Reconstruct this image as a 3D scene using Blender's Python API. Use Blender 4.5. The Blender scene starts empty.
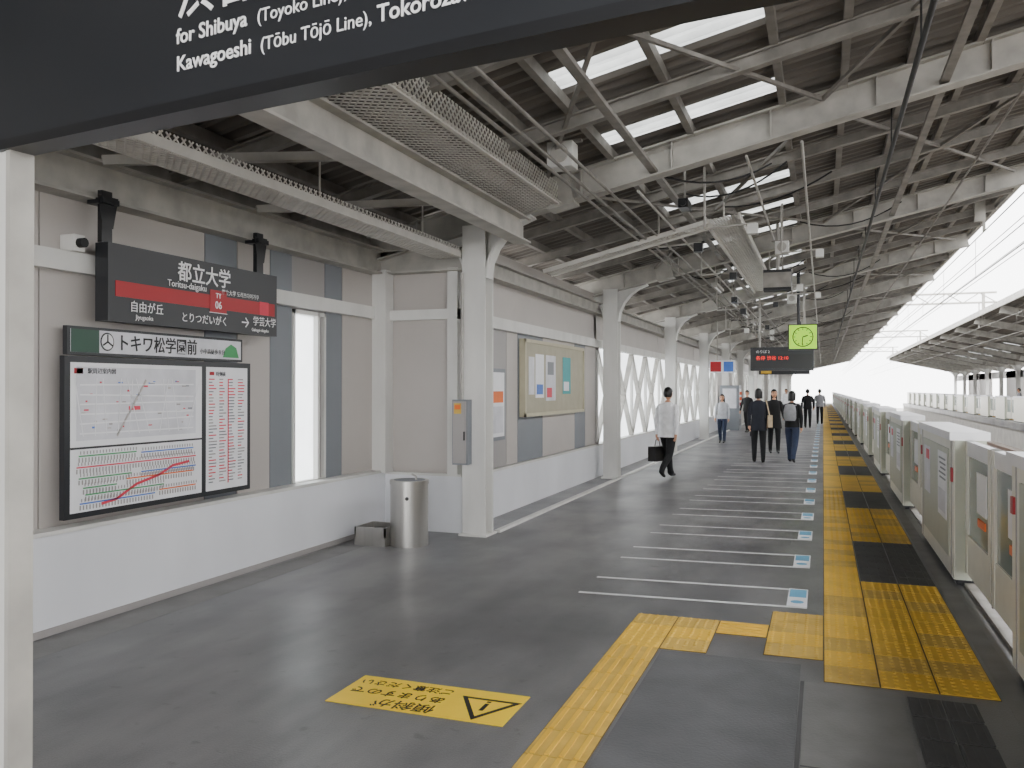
import bpy, math, random
from mathutils import Vector, Matrix
random.seed(7)
R=math.radians
def S(r,g,b):
    f=lambda c:((c/255+.055)/1.055)**2.4 if c/255>.04045 else c/255/12.92
    return (f(r),f(g),f(b))
# ---------------------------------------------------------------- materials
def M(name,rgb,rough=.6,metal=0,var=.06,scale=5,bump=0,bscale=60,emis=0,trans=0,stretch=None):
    m=bpy.data.materials.new(name); m.use_nodes=True
    nt=m.node_tree; N=nt.nodes; L=nt.links
    p=N['Principled BSDF']
    tc=N.new('ShaderNodeTexCoord'); no=N.new('ShaderNodeTexNoise')
    no.inputs['Scale'].default_value=scale; no.inputs['Detail'].default_value=5
    src=tc.outputs['Object']
    if stretch:
        mp=N.new('ShaderNodeMapping'); mp.inputs['Scale'].default_value=stretch
        L.new(src,mp.inputs['Vector']); src=mp.outputs['Vector']
    L.new(src,no.inputs['Vector'])
    cr=N.new('ShaderNodeValToRGB')
    cr.color_ramp.elements[0].position=.3; cr.color_ramp.elements[1].position=.7
    cr.color_ramp.elements[0].color=(*[max(0,c*(1-var)) for c in rgb],1)
    cr.color_ramp.elements[1].color=(*[min(1,c*(1+var)) for c in rgb],1)
    L.new(no.outputs['Fac'],cr.inputs['Fac']); L.new(cr.outputs['Color'],p.inputs['Base Color'])
    p.inputs['Roughness'].default_value=rough; p.inputs['Metallic'].default_value=metal
    if bump:
        n2=N.new('ShaderNodeTexNoise'); n2.inputs['Scale'].default_value=bscale
        bp=N.new('ShaderNodeBump'); bp.inputs['Strength'].default_value=bump; bp.inputs['Distance'].default_value=.01
        L.new(tc.outputs['Object'],n2.inputs['Vector']); L.new(n2.outputs['Fac'],bp.inputs['Height']); L.new(bp.outputs['Normal'],p.inputs['Normal'])
    if emis:
        L.new(cr.outputs['Color'],p.inputs['Emission Color']); p.inputs['Emission Strength'].default_value=emis
    if trans:
        out=N['Material Output']; t=N.new('ShaderNodeBsdfTranslucent'); mx=N.new('ShaderNodeMixShader')
        mx.inputs[0].default_value=trans; L.new(cr.outputs['Color'],t.inputs['Color'])
        L.new(p.outputs[0],mx.inputs[1]); L.new(t.outputs[0],mx.inputs[2]); L.new(mx.outputs[0],out.inputs['Surface'])
    return m
def floor_mat():
    m=bpy.data.materials.new('asphalt_floor'); m.use_nodes=True
    nt=m.node_tree;N=nt.nodes;L=nt.links;p=N['Principled BSDF']
    tc=N.new('ShaderNodeTexCoord')
    def noise(s,d,st=(1,1,1)):
        mp=N.new('ShaderNodeMapping'); mp.inputs['Scale'].default_value=st; L.new(tc.outputs['Object'],mp.inputs['Vector'])
        n=N.new('ShaderNodeTexNoise'); n.inputs['Scale'].default_value=s; n.inputs['Detail'].default_value=d
        L.new(mp.outputs['Vector'],n.inputs['Vector']); return n.outputs['Fac']
    def ramp(f,a,b,ca,cb):
        r=N.new('ShaderNodeValToRGB'); r.color_ramp.elements[0].position=a; r.color_ramp.elements[1].position=b
        r.color_ramp.elements[0].color=(*ca,1); r.color_ramp.elements[1].color=(*cb,1); L.new(f,r.inputs['Fac']); return r.outputs['Color']
    base=ramp(noise(.5,5,(1,.5,1)),.36,.64,S(92,92,95),S(134,133,133))
    stain=ramp(noise(2.2,7,(1,.35,1)),.38,.58,(.68,.68,.7),(1,1,1))
    spots=ramp(noise(9,4),.28,.36,(.72,.72,.72),(1,1,1))
    fine=ramp(noise(140,3),.3,.7,(.78,.78,.78),(1.0,1.0,1.0))
    def mul(a,b):
        x=N.new('ShaderNodeMix'); x.data_type='RGBA'; x.blend_type='MULTIPLY'; x.inputs[0].default_value=1
        L.new(a,x.inputs[6]); L.new(b,x.inputs[7]); return x.outputs[2]
    L.new(mul(mul(mul(base,stain),fine),spots),p.inputs['Base Color'])
    rr=N.new('ShaderNodeMapRange'); rr.inputs[3].default_value=.22; rr.inputs[4].default_value=.5
    L.new(noise(1.3,5),rr.inputs[0]); L.new(rr.outputs[0],p.inputs['Roughness'])
    bp=N.new('ShaderNodeBump'); bp.inputs['Strength'].default_value=.25; bp.inputs['Distance'].default_value=.006
    L.new(noise(90,3),bp.inputs['Height']); L.new(bp.outputs['Normal'],p.inputs['Normal'])
    return m
asph=floor_mat()
m_white=M('white_paint',S(212,211,207),.5,var=.1,scale=3,stretch=(1,1,.3))
m_wall=M('wall_panel_light',S(182,176,171),.5,var=.04,scale=1.5)
m_wall2=M('wall_panel_mid',S(156,152,150),.5,var=.04,scale=1.5)
m_wall3=M('wall_panel_bluegrey',S(124,128,134),.5,var=.05,scale=1.5)
m_dado=M('dado_white',S(226,227,231),.35,var=.06,scale=1.2,stretch=(1,1,.5))
m_steel=M('grey_steel_paint',S(168,165,158),.55,var=.2,scale=4)
m_steel2=M('grey_steel_dirty',S(130,126,120),.6,var=.25,scale=5)
m_roof=M('corrugated_roof',S(112,107,101),.7,var=.24,scale=1.2,stretch=(.6,2,1))
m_sky=M('translucent_sheet',(.36,.37,.36),.5,var=.2,scale=3,trans=.85)
m_frost=M('frosted_glass',(.9,.92,.93),.4,var=.03,trans=.9)
m_black=M('black_paint',S(22,23,26),.35,var=.1)
m_sign=M('sign_charcoal',S(34,36,40),.35,var=.05)
m_dark=M('dark_conduit',S(26,26,28),.6)
m_txt=M('lettering_white',(.9,.9,.9),.5,var=.01)
m_txtd=M('lettering_dark',S(22,23,25),.5,var=.01)
m_red=M('sign_red',S(165,2,22),.4,var=.02)
m_yel=M('tactile_yellow',S(222,178,56),.6,var=.1,scale=3,bump=.1)
m_yel2=M('tactile_yellow_worn',S(198,162,72),.65,var=.16,scale=5)
m_ysign=M('floor_sticker_yellow',S(246,208,30),.45,var=.04)
m_seam=M('tile_seam',S(96,78,38),.8)
m_pad=M('dark_rubber_tile',S(78,78,79),.7,var=.12)
m_patch=M('asphalt_patch_dark',S(92,93,95),.5,var=.2,scale=3,bump=.2)
m_patch2=M('asphalt_patch_light',S(120,119,118),.55,var=.18,scale=3,bump=.2)
m_line=M('floor_line_white',S(215,216,216),.6,var=.16,scale=8)
m_blue=M('sticker_blue',S(100,170,205),.5)
m_door=M('platform_door_cream',S(226,224,212),.35,var=.04)
m_doorg=M('platform_door_green_grey',S(176,179,164),.4,var=.05)
m_glass=M('door_glass_dark',S(140,152,148),.1,var=.02)
m_ss=M('stainless',S(180,178,174),.28,metal=.85,var=.06,scale=20,stretch=(1,1,.05))
m_green=M('board_green',S(34,72,56),.4)
m_pap=M('paper_white',S(235,235,238),.5,var=.03)
m_pap2=M('paper_grey',S(210,210,216),.45,var=.12,scale=5)
m_mapred=M('map_red',S(214,60,80),.5)
m_mapgreen=M('map_green',S(70,155,95),.5)
m_mapblue=M('map_blue',S(70,115,200),.5)
m_beige=M('notice_board_beige',S(190,184,158),.6)
m_teal=M('poster_teal',S(40,155,160),.5)
m_concrete=M('concrete',S(165,163,158),.8,var=.12,scale=2)
m_ballast=M('ballast',S(135,128,120),.95,var=.35,scale=18,bump=.8,bscale=25)
m_rail=M('rail_steel',S(120,95,80),.4,metal=.6)
m_clock=M('clock_lime',S(160,225,8),.4,var=.02,emis=.8)
m_led=M('led_red',(1,.02,.015),.4,emis=1.2)
m_lamp=M('lamp_diffuser',(.85,.87,.86),.4,var=.01)
m_net=M('galvanised_net',S(200,197,190),.55,var=.1)
m_orange=M('label_orange',S(230,110,40),.5)

# ---------------------------------------------------------------- mesh builder
class B:
    def __init__(s,name): s.name=name; s.v=[]; s.f=[]; s.m=[]; s.mats=[]; s.sm=[]
    def mi(s,m):
        if m not in s.mats: s.mats.append(m)
        return s.mats.index(m)
    def add(s,vs,fs,m,sm=False):
        o=len(s.v); s.v+= [tuple(v) for v in vs]; k=s.mi(m)
        for f in fs: s.f.append([o+i for i in f]); s.m.append(k); s.sm.append(sm)
    def box(s,x0,x1,y0,y1,z0,z1,m):
        s.add([(x0,y0,z0),(x1,y0,z0),(x1,y1,z0),(x0,y1,z0),(x0,y0,z1),(x1,y0,z1),(x1,y1,z1),(x0,y1,z1)],
              [(0,3,2,1),(4,5,6,7),(0,1,5,4),(1,2,6,5),(2,3,7,6),(3,0,4,7)],m)
    def beam(s,p0,p1,w,h,m,up=(0,0,1)):
        p0=Vector(p0);p1=Vector(p1);d=(p1-p0).normalized();u=Vector(up)
        sd=d.cross(u)
        if sd.length<1e-4: sd=d.cross(Vector((1,0,0)))
        sd.normalize(); u=sd.cross(d)
        vs=[]
        for p in (p0,p1):
            for a,b in((-1,-1),(1,-1),(1,1),(-1,1)): vs.append(p+sd*(a*w/2)+u*(b*h/2))
        s.add(vs,[(0,1,2,3),(7,6,5,4),(0,4,5,1),(1,5,6,2),(2,6,7,3),(3,7,4,0)],m)
    def ibeam(s,p0,p1,w,h,m,t=.02,up=(0,0,1)):
        p0=Vector(p0);p1=Vector(p1);d=(p1-p0).normalized();u=Vector(up);sd=d.cross(u).normalized();u=sd.cross(d)
        s.beam(p0,p1,t*.7,h-2*t,m,up); o=u*(h/2-t/2)
        s.beam(p0+o,p1+o,w,t,m,up); s.beam(p0-o,p1-o,w,t,m,up)
    def cyl(s,p0,p1,r,m,r2=None,n=12,cap=True,sm=True):
        p0=Vector(p0);p1=Vector(p1);d=(p1-p0).normalized(); r2=r if r2 is None else r2
        a=d.cross(Vector((0,0,1)))
        if a.length<1e-4: a=Vector((1,0,0))
        a.normalize(); b=d.cross(a); vs=[]
        for p,q in((p0,r),(p1,r2)):
            for i in range(n):
                t=2*math.pi*i/n; vs.append(p+a*math.cos(t)*q+b*math.sin(t)*q)
        s.add(vs,[(i,(i+1)%n,n+(i+1)%n,n+i) for i in range(n)],m,sm)
        if cap: s.add(vs,[tuple(range(n))[::-1],tuple(range(n,2*n))],m)
    def cable(s,p0,p1,sag,r,m,n=8):
        p0=Vector(p0);p1=Vector(p1);pts=[p0.lerp(p1,i/n)-Vector((0,0,sag*4*(i/n)*(1-i/n))) for i in range(n+1)]
        for a,b_ in zip(pts,pts[1:]): s.cyl(a,b_,r,m,n=6,cap=False)
    def ell(s,c,r,m,nu=14,nv=10,cond=None,fn=None):
        vs=[];fs=[]
        for j in range(nv+1):
            ph=math.pi*j/nv
            for i in range(nu):
                t=2*math.pi*i/nu
                q=Vector((math.sin(ph)*math.cos(t),math.sin(ph)*math.sin(t),math.cos(ph)))
                if fn: q=fn(q)
                vs.append(Vector(c)+Vector((q.x*r[0],q.y*r[1],q.z*r[2])))
        for j in range(nv):
            for i in range(nu):
                f=(j*nu+i,(j+1)*nu+i,(j+1)*nu+(i+1)%nu,j*nu+(i+1)%nu)
                if cond:
                    cc=sum((vs[k] for k in f),Vector())/4-Vector(c)
                    if not cond(Vector((cc.x/r[0],cc.y/r[1],cc.z/r[2]))): continue
                fs.append(f)
        s.add(vs,fs,m,True)
    def loft(s,rings,m,n=18,cap=True):
        vs=[];fs=[]
        for (cx,cy,z,rx,ry) in rings:
            for i in range(n):
                t=2*math.pi*i/n; vs.append((cx+math.cos(t)*rx,cy+math.sin(t)*ry,z))
        for j in range(len(rings)-1):
            for i in range(n): fs.append((j*n+i,j*n+(i+1)%n,(j+1)*n+(i+1)%n,(j+1)*n+i))
        s.add(vs,fs,m,True)
        if cap: s.add(vs,[tuple(range(n)),tuple(range(len(vs)-n,len(vs)))],m)
    def net(s,o,u,v,L,W,m,st=.12,t=.008):
        o=Vector(o);u=Vector(u).normalized();v=Vector(v).normalized();n=u.cross(v)
        k=int((L+W)/st)+1
        for i in range(k):
            a=i*st
            for fl in (0,1):
                t0=max(0,(a-L)/1.0); t1=min(W,a)
                if t1<=t0: continue
                q0=(a-t0,t0); q1=(a-t1,t1)
                if fl: q0=(L-q0[0],q0[1]); q1=(L-q1[0],q1[1])
                s.beam(o+u*q0[0]+v*q0[1],o+u*q1[0]+v*q1[1],t,t*.6,m,n)
    def done(s,loc=(0,0,0),rot=(0,0,0),parent=None,bevel=0):
        me=bpy.data.meshes.new(s.name); me.from_pydata(s.v,[],s.f)
        for m in s.mats: me.materials.append(m)
        me.polygons.foreach_set('material_index',s.m); me.polygons.foreach_set('use_smooth',s.sm)
        me.update()
        ob=bpy.data.objects.new(s.name,me); bpy.context.collection.objects.link(ob)
        ob.location=loc; ob.rotation_euler=rot
        if parent: ob.parent=parent
        if bevel:
            b=ob.modifiers.new('bevel','BEVEL'); b.width=bevel; b.segments=2; b.limit_method='ANGLE'
        return ob
def text(name,body,size,loc,rot,m,parent,align='LEFT',ext=.001,sx=1,bold=0):
    cu=bpy.data.curves.new(name,'FONT'); cu.body=body; cu.size=size; cu.extrude=ext; cu.align_x=align; cu.offset=bold
    cu.resolution_u=3
    ob=bpy.data.objects.new(name,cu); bpy.context.collection.objects.link(ob)
    ob.data.materials.append(m); ob.location=loc; ob.rotation_euler=rot; ob.scale=(sx,1,1); ob.parent=parent
    return ob
WR=(R(90),0,R(90))   # text on a surface facing +X
FR=(R(90),0,0)       # text on a surface facing -Y
roofz=lambda x:4.75+.22*x
Y0,Y1=-8,112
FR_Y=[2.45+6.65*k for k in range(-1,17)]

# ---------------------------------------------------------------- floor
b=B('floor'); b.box(-5.35,1.5,Y0,Y1,-.35,0,asph); b.done()
b=B('trim_platform_edge'); b.box(1.24,1.5,Y0,Y1,0.0,.004,m_pad); b.box(1.33,1.43,Y0,Y1,.004,.008,m_yel); b.done()
b=B('asphalt_patches')
b.box(-.98,-.13,1.5,5.48,.0005,.0015,m_patch); b.box(-.1,.4,1.2,5.17,.0005,.0015,m_patch2); b.box(-.125,-.105,-2,5.17,.0005,.002,m_pad); b.box(.92,1.04,-2,60,.0005,.0015,m_patch2)
b.box(-.1,.4,4.0,4.015,.0015,.002,m_pad); b.box(-.1,.4,2.9,2.915,.0015,.002,m_pad)
b.box(-4.9,-4.6,.2,8.0,.0005,.0012,m_patch2)
b.done()

# tactile paving
def tile(b,x0,y0,kind,m,detail,w=.3,l=.3):
    g=.005; b.box(x0+g,x0+w-g,y0+g,y0+l-g,.002,.007,m)
    if not detail: return
    if kind=='dot':
        for i in range(5):
            for j in range(5):
                cx=x0+.03+.06*i*(w/.3); cy=y0+.03+.06*j*(l/.3)
                b.cyl((cx,cy,.007),(cx,cy,.012),.016,m,.010,n=7,sm=False)
    elif kind=='bary':
        for i in range(4): b.box(x0+.028+.07*i,x0+.052+.07*i,y0+.012,y0+l-.012,.007,.013,m_yel)
    elif kind=='barx':
        for i in range(4): b.box(x0+.012,x0+w-.012,y0+.028+.07*i,y0+.052+.07*i,.007,.013,m)
b=B('tactile_paving')
def area(x0,x1,y0,y1,kind,ms=(m_yel,)):
    nx=max(1,round((x1-x0)/.3)); ny=max(1,round((y1-y0)/.3)); w=(x1-x0)/nx; l=(y1-y0)/ny
    b.box(x0,x1,y0,y1,.0005,.003,m_seam)
    for i in range(nx):
        for j in range(ny):
            y=y0+j*l; tile(b,x0+i*w,y,kind,random.choice(ms),y<15,w,l)
area(-1.3,-1.0,-2.3,5.5,'bary',(m_yel2,))
area(-1.3,-.7,5.5,6.3,'dot',(m_yel2,m_yel))
area(-.7,-.36,5.98,6.3,'barx')
area(-.36,0,5.6,6.7,'dot',(m_yel2,m_yel))
per=4.9
y=5.2
while y<100:
    area(0,.9,y,y+2.8,'dot',(m_yel,m_yel,m_yel2))
    area(0,.3,y+2.8,y+per,'dot',(m_yel,m_yel2))
    y+=per
b.done()
b=B('rubber_floor_tiles')
for y in [0.3]+[5.2+per*k+2.8 for k in range(19)]:
    x0,x1,l=(.3,.9,per-2.8) if y>1 else (.42,.76,4.9)
    nn=int(l/.3)
    for j in range(nn):
        for i in range(2):
            w=(x1-x0)/2
            b.box(x0+i*w+.006,x0+(i+1)*w-.006,y+j*.3+.006,y+(j+1)*.3-.006,.001,.006,m_pad)
            if y<12:
                for q in range(4): b.box(x0+i*w+.02+q*w/4,x0+i*w+.02+q*w/4+.02,y+j*.3+.02,y+j*.3+.28,.006,.01,m_pad)
b.done()
b=B('queue_line_markings')
for k in range(26):
    for o in (0,.6):
        y=6.88+1.55*k+o
        b.add([(-1.9,y-.1,.002),(-.12,y,.002),(-.12,y+.05,.002),(-1.9,y-.05,.002)],[(0,1,2,3)],m_line)
    yy=6.93+1.55*k
    b.box(-.27,-.12,yy,yy+.6,.001,.003,m_pap); b.box(-.26,-.13,yy+.3,yy+.57,.003,.004,m_blue); b.cyl((-.195,yy+.14,.003),(-.195,yy+.14,.004),.05,m_blue)
b.done()
# floor warning sticker
b=B('floor_warning_sticker'); b.box(-2.52,-1.5,3.96,4.39,.001,.004,m_ysign)
cx,cy=-1.68,4.16
def tri(r,z,m,cy=cy): b.add([(cx+r*math.sin(a),cy-r*math.cos(a),z) for a in (0,R(120),R(240))],[(0,1,2)],m)
tri(.2,.0045,m_txtd,cy+.02); tri(.15,.005,m_ysign,cy+.02); b.box(cx-.012,cx+.012,cy-.05,cy+.05,.0052,.0055,m_txtd); b.box(cx-.012,cx+.012,cy+.065,cy+.085,.0052,.0055,m_txtd)
st=b.done()
for i,(t,sz) in enumerate((('傾斜が',.12),('ありますので',.095),('ご注意ください',.083))):
    text('lettering_%d'%i,t,sz,(-1.91,4.08+.125*i,.005),(0,0,R(180)),m_txtd,st,'LEFT',.0005,bold=.001)

# ---------------------------------------------------------------- left wall, near bay
RY=9.1
b=B('wall_left')
WX=-5.1
def panels(b,x,segs,z0,z1,th=.08):
    for (a,c,m) in segs: b.box(x-th,x,a+.006,c-.006,z0,z1,m)
segs=[(-8,-5.2,m_wall),(-5.2,-3.3,m_wall),(-3.3,-1,m_wall),(-1,.9,m_wall),(.9,2.8,m_wall),(2.8,4.4,m_wall),(4.4,6.08,m_wall),(6.08,6.52,m_wall3),(6.52,7.02,m_wall),(7.02,7.39,m_wall3),(8.0,8.35,m_wall3),(8.35,9.1,m_wall)]
panels(b,WX,segs,.66,3.08)
b.box(WX-.07,WX-.01,7.38,8.01,2.5,3.08,m_wall2)
b.box(WX-.09,WX-.05,Y0,7.38,.6,3.08,m_wall2); b.box(WX-.09,WX-.05,8.01,RY,.6,3.08,m_wall2)
b.box(WX-.12,WX-.06,Y0,RY+.2,3.08,3.66,m_steel2)
b.done()
b=B('window_1')
for (a,c,z0,z1) in ((7.39,7.43,.68,2.5),(7.84,7.88,.68,2.5),(7.97,8.0,.68,2.5),(7.39,8.0,.68,.72),(7.39,8.0,2.46,2.5)):
    b.box(WX-.07,WX+.015,a,c,z0,z1,m_white)
b.box(WX-.05,WX-.03,7.88,7.97,.72,2.46,m_wall2)
b.box(WX-.045,WX-.04,7.43,7.84,.72,2.46,m_frost)
b.done()
b=B('trim_dado_left')
b.box(-5.18,-4.955,Y0,RY,0,.68,m_dado); b.box(-5.1,-4.94,Y0,RY,.68,.71,m_white); b.box(-4.958,-4.945,Y0,RY,0,.05,m_wall2)
b.box(-5.18,-3.95,RY,RY+.18,0,.66,m_dado); b.box(-5.1,-3.95,RY-.02,RY+.18,.66,.685,m_white)
b.done()
b=B('wall_return')
b.box(-5.1,-4.05,RY+.08,RY+.16,.685,3.5,m_wall); b.box(-4.98,-4.13,RY+.05,RY+.085,.72,2.5,m_wall)
b.done()
b=B('trim_wall_rail')
b.box(-5.1,-5.02,Y0,RY,2.52,2.66,m_white)
b.box(-5.1,-4.0,RY-.03,RY+.1,2.5,2.62,m_white)
b.box(-5.06,-4.88,RY-.14,RY+.06,.685,3.1,m_white)
b.box(-4.13,-4.0,RY-.02,RY+.14,.685,3.1,m_white)
b.box(-5.1,-5.0,.85,.95,2.66,3.08,m_white)
b.done()
for y in(4.62,6.72):  # small wall-mounted speaker boxes above the rail; no lamp in them
    b=B('wall_speaker'); b.box(-5.1,-4.97,y-.05,y+.05,2.66,2.78,m_white); b.cyl((-4.97,y,2.72),(-4.92,y,2.72),.035,m_dark); b.done(bevel=.005)
b=B('trim_eave_beam'); b.ibeam((-5.02,Y0,3.2),(-5.02,RY,3.2),.2,.3,m_steel); b.ibeam((-5.1,RY,3.2),(-3.8,RY,3.2),.2,.28,m_steel)
for y in (-3,.5,3.0,4.8,6.6):
    b.beam((-4.95,y,3.35),(-3.4,y+1.6,3.66),.07,.07,m_steel)
b.done()
# ---------------------------------------------------------------- left wall, far bays
WX2=-4.1
b=B('wall_left_far')
b.box(WX2-.1,WX2,RY+.2,15.9,.62,2.47,m_wall2)
s2=[(RY+.2,10.9,m_wall2),(10.9,11.35,m_wall),(11.35,12.5,m_wall3),(12.5,14.3,m_wall),(14.3,15.0,m_wall3),(15.0,15.7,m_wall)]
panels(b,WX2+.03,s2,.64,2.47,.03)
b.box(WX2-.1,WX2,RY+.2,15.9,2.62,3.5,m_wall)
SOL=(5,8,11,14)
for k in SOL:
    y=FR_Y[k+1]; b.box(WX2-.1,WX2,y+.2,y+6.5,.62,3.4,m_wall)
b.done()
b=B('trim_dado_far'); b.box(WX2-.15,WX2+.06,RY+.2,Y1,0,.6,m_dado); b.box(WX2-.1,WX2+.08,RY+.2,Y1,.6,.63,m_white)
b.box(-3.62,-3.55,RY+.2,Y1,0,.03,m_white)
b.done()
b=B('trim_window_rail'); b.box(WX2-.04,WX2+.1,RY+.2,Y1,2.47,2.62,m_white); b.ibeam((WX2+.1,RY+.2,3.2),(WX2+.1,Y1,3.2),.18,.22,m_steel); b.done()
b=B('lattice_window')
for k in range(16):
    y=15.75+6.65*k
    if y>108: break
    if (k+2)in SOL: continue
    n=4; w=6.4/n
    for i in range(n):
        a=y+.15+i*w
        b.box(WX2-.03,WX2+.03,a,a+.08,.63,2.47,m_white)
        b.beam((WX2,a,.63),(WX2,a+w,2.47),.05,.1,m_steel,(1,0,0)); b.beam((WX2,a+w,.63),(WX2,a,2.47),.05,.1,m_steel,(1,0,0))
    b.box(WX2-.06,WX2-.055,y,y+6.6,.63,2.47,m_frost)
    b.box(WX2-.08,WX2,y,y+6.6,2.62,3.2,m_wall)
b.done()

# ---------------------------------------------------------------- columns + rafters
CX=-3.75
def frames(name,sx,ox,Ys):
    X=lambda x:ox+sx*x
    b=B(name)
    for i,y in enumerate(Ys):
        zr=roofz(CX)-.42
        if y>3 or sx<0:
            for dy in(-.12,.12): b.box(min(X(CX-.14),X(CX+.14)),max(X(CX-.14),X(CX+.14)),y+dy-.012,y+dy+.012,0.02,zr+.05,m_white)
            b.box(X(CX)-.012,X(CX)+.012,y-.11,y+.11,.02,zr+.05,m_white)
            b.box(min(X(CX-.17),X(CX+.17)),max(X(CX-.17),X(CX+.17)),y-.17,y+.17,0,.025,m_white)
            for sgn,L_ in((1,.55),(-1,.45)):
                xb=CX+sgn*.13; prev=None; pts=[(X(xb),zr+.02)]
                for q in range(6):
                    a=q/5*math.pi/2; xx=xb+sgn*L_*(1-math.cos(a)); zz=zr-.55+.55*math.sin(a)+.22*(xx-xb)
                    p=Vector((X(xx),y,zz)); pts.append((X(xx),zz))
                    if prev: b.beam(prev,p,.2,.025,m_white)
                    prev=p
                b.add([(p[0],y-.01,p[1]) for p in pts]+[(p[0],y+.01,p[1]) for p in pts],[tuple(range(len(pts))),tuple(range(len(pts),2*len(pts)))[::-1]],m_white)
        b.ibeam((X(-5.2),y,roofz(-5.2)-.26),(X(3.2),y,roofz(3.2)-.26),.2,.32,m_steel)
        b.beam((X(-2.9),y,roofz(-2.9)-.28),(X(-2.6),y,roofz(-2.6)-.28),.24,.34,m_steel)
        for q in range(8): xx=-4.5+q; b.box(X(xx)-.006,X(xx)+.006,y-.09,y+.09,roofz(xx)-.4,roofz(xx)-.12,m_steel)
    return b.done()
frames('roof_support_frame',1,0,FR_Y)
b=B('roof_purlin')
for y in [t+a for t in FR_Y for a in(1.7,3.3,5.0)]:
    b.ibeam((-5.2,y,roofz(-5.2)-.17),(3.2,y,roofz(3.2)-.17),.09,.13,m_steel2,.015)
xp=[-5.2,-4.6,-4.0,-3.35,-2.65,-2.15,-1.3,-.38,.2,.8,1.4,2.0,2.6,3.2]
for x in xp: b.box(x-.035,x+.035,Y0,Y1,roofz(x)-.11,roofz(x)-.01,m_steel2)
b.box(3.22,3.3,Y0,Y1,roofz(3.25)-.2,roofz(3.25)+.05,m_steel)
for x in(-1.7,1.1): b.box(x-.04,x+.04,Y0,Y1,roofz(x)-.38,roofz(x)-.34,m_steel2)
for y in FR_Y[:-1]:
    for (xa,xb) in((-2.9,0),(0,2.9)):
        za,zb=roofz(xa)-.2,roofz(xb)-.2
        b.beam((xa,y+.1,za),(xb,y+6.5,zb),.035,.035,m_steel2); b.beam((xb,y+.1,zb),(xa,y+6.5,za),.035,.035,m_steel2)
b.done()
def corr(name,sx,ox,xs,skylights=True):
    b=B(name); p=.2; n=int((Y1-Y0)/p)
    prof=[(0,0),(.06,0),(.1,.06),(.16,.06)]
    ys=[(Y0+i*p+a,h) for i in range(n) for a,h in prof]
    vs=[]
    for x in xs:
        for (y,h) in ys: vs.append((ox+sx*x,y,roofz(x)+h))
    nn=len(ys); fr=[];fs=[]
    for k in range(len(xs)-1):
        for i in range(nn-1):
            yc=ys[i][0]; f=(k*nn+i,(k+1)*nn+i,(k+1)*nn+i+1,k*nn+i+1)
            sky=skylights and xs[k]>=-2.2 and xs[k+1]<=-.3 and ((yc-6.7)%1.78)<.38
            (fs if sky else fr).append(f)
    b.add(vs,fr,m_roof)
    if fs: b.add(vs,fs,m_sky)
    return b.done()
corr('ceiling_corrugated_roof',1,0,[-5.4,-2.15,-1.3,-.38,3.3])
# cable trays with nets
b=B('cable_tray')
for x in(-4.24,-3.93): b.box(x-.015,x+.015,-2,9.0,3.2,3.27,m_net)
for j in range(12): b.box(-4.24,-3.93,-2+.9*j,-1.97+.9*j,3.2,3.22,m_net)
b.net((-4.24,-2,3.2),(0,1,0),(1,0,0),11,.31,m_net,.07,.013)
b.net((-3.93,-2,3.2),(0,1,0),(0,0,1),11,.12,m_net,.07,.012)
for x in(-4.14,-4.07,-4.0): b.cyl((x,-2,3.25),(x,9.0,3.25),.018,m_steel2,n=6)
for y in range(0,9,2): b.cyl((-4.07,y+.3,3.27),(-4.07,y+.3,roofz(-4.07)-.1),.01,m_net,n=6)
b.done()
b=B('net_covered_girder')
b.ibeam((-3.2,-8,3.47),(-3.2,RY,3.47),.2,.28,m_steel)
b.net((-3.45,-1,3.63),(0,1,0),(1,0,0.15),10.1,.75,m_net,.075,.013)
b.net((-2.75,-1,3.74),(0,1,0),(0,0,1),10.1,.22,m_net,.075,.013)
b.box(-2.77,-2.73,-1,RY,3.72,3.76,m_net)
b.done()
b=B('cable_tray')
P0=Vector((-3.8,11.7,3.38));P1=Vector((-1.45,11.7,3.95)); u=(P1-P0)
b.net(P0,u,(0,1,0),u.length,.4,m_net,.08,.013); b.beam(P0,P1,.03,.06,m_net); b.beam(P0+Vector((0,.4,0)),P1+Vector((0,.4,0)),.03,.06,m_net)
b.net((-1.5,11.7,3.97),(0,1,0),(1,0,.1),9,.45,m_net,.08,.013); b.beam((-1.5,11.7,3.97),(-1.5,20.7,3.97),.03,.09,m_net); b.beam((-1.05,11.7,4.0),(-1.05,20.7,4.0),.03,.09,m_net)
for y in (12,14,16,18,20): b.cyl((-1.28,y,4.0),(-1.28,y,roofz(-1.28)-.1),.012,m_net,n=6)
b.done()
b=B('roof_conduit')
b.cyl((.71,Y0,4.3),(.71,60,4.3),.024,m_dark,n=8)
for y in range(-5,60,3): b.cyl((.71,y+.15,4.3),(.71,y+.15,roofz(.71)-.1),.008,m_dark,n=6)
for x,z in((-2.4,3.74),(-2.3,3.76),(1.9,4.7),(-2.15,3.8)): b.cyl((x,Y0,z),(x,90,z),.016,m_steel2,n=6)
for x,z in((-.2,4.22),(-1.9,3.85),(-.75,4.12)): b.cyl((x,9.2,z),(x,90,z),.016,m_steel,n=6)
rr=random.Random(11)
for i in range(26):
    y=9.5+i*1.3; x=rr.uniform(-3,-.3); x2=x+rr.uniform(.7,1.6)
    b.cable((x,y,roofz(x)-.25),(x2,y+rr.uniform(-.4,1.2),roofz(x2)-.25),rr.uniform(.05,.3),.012,m_dark)
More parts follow.
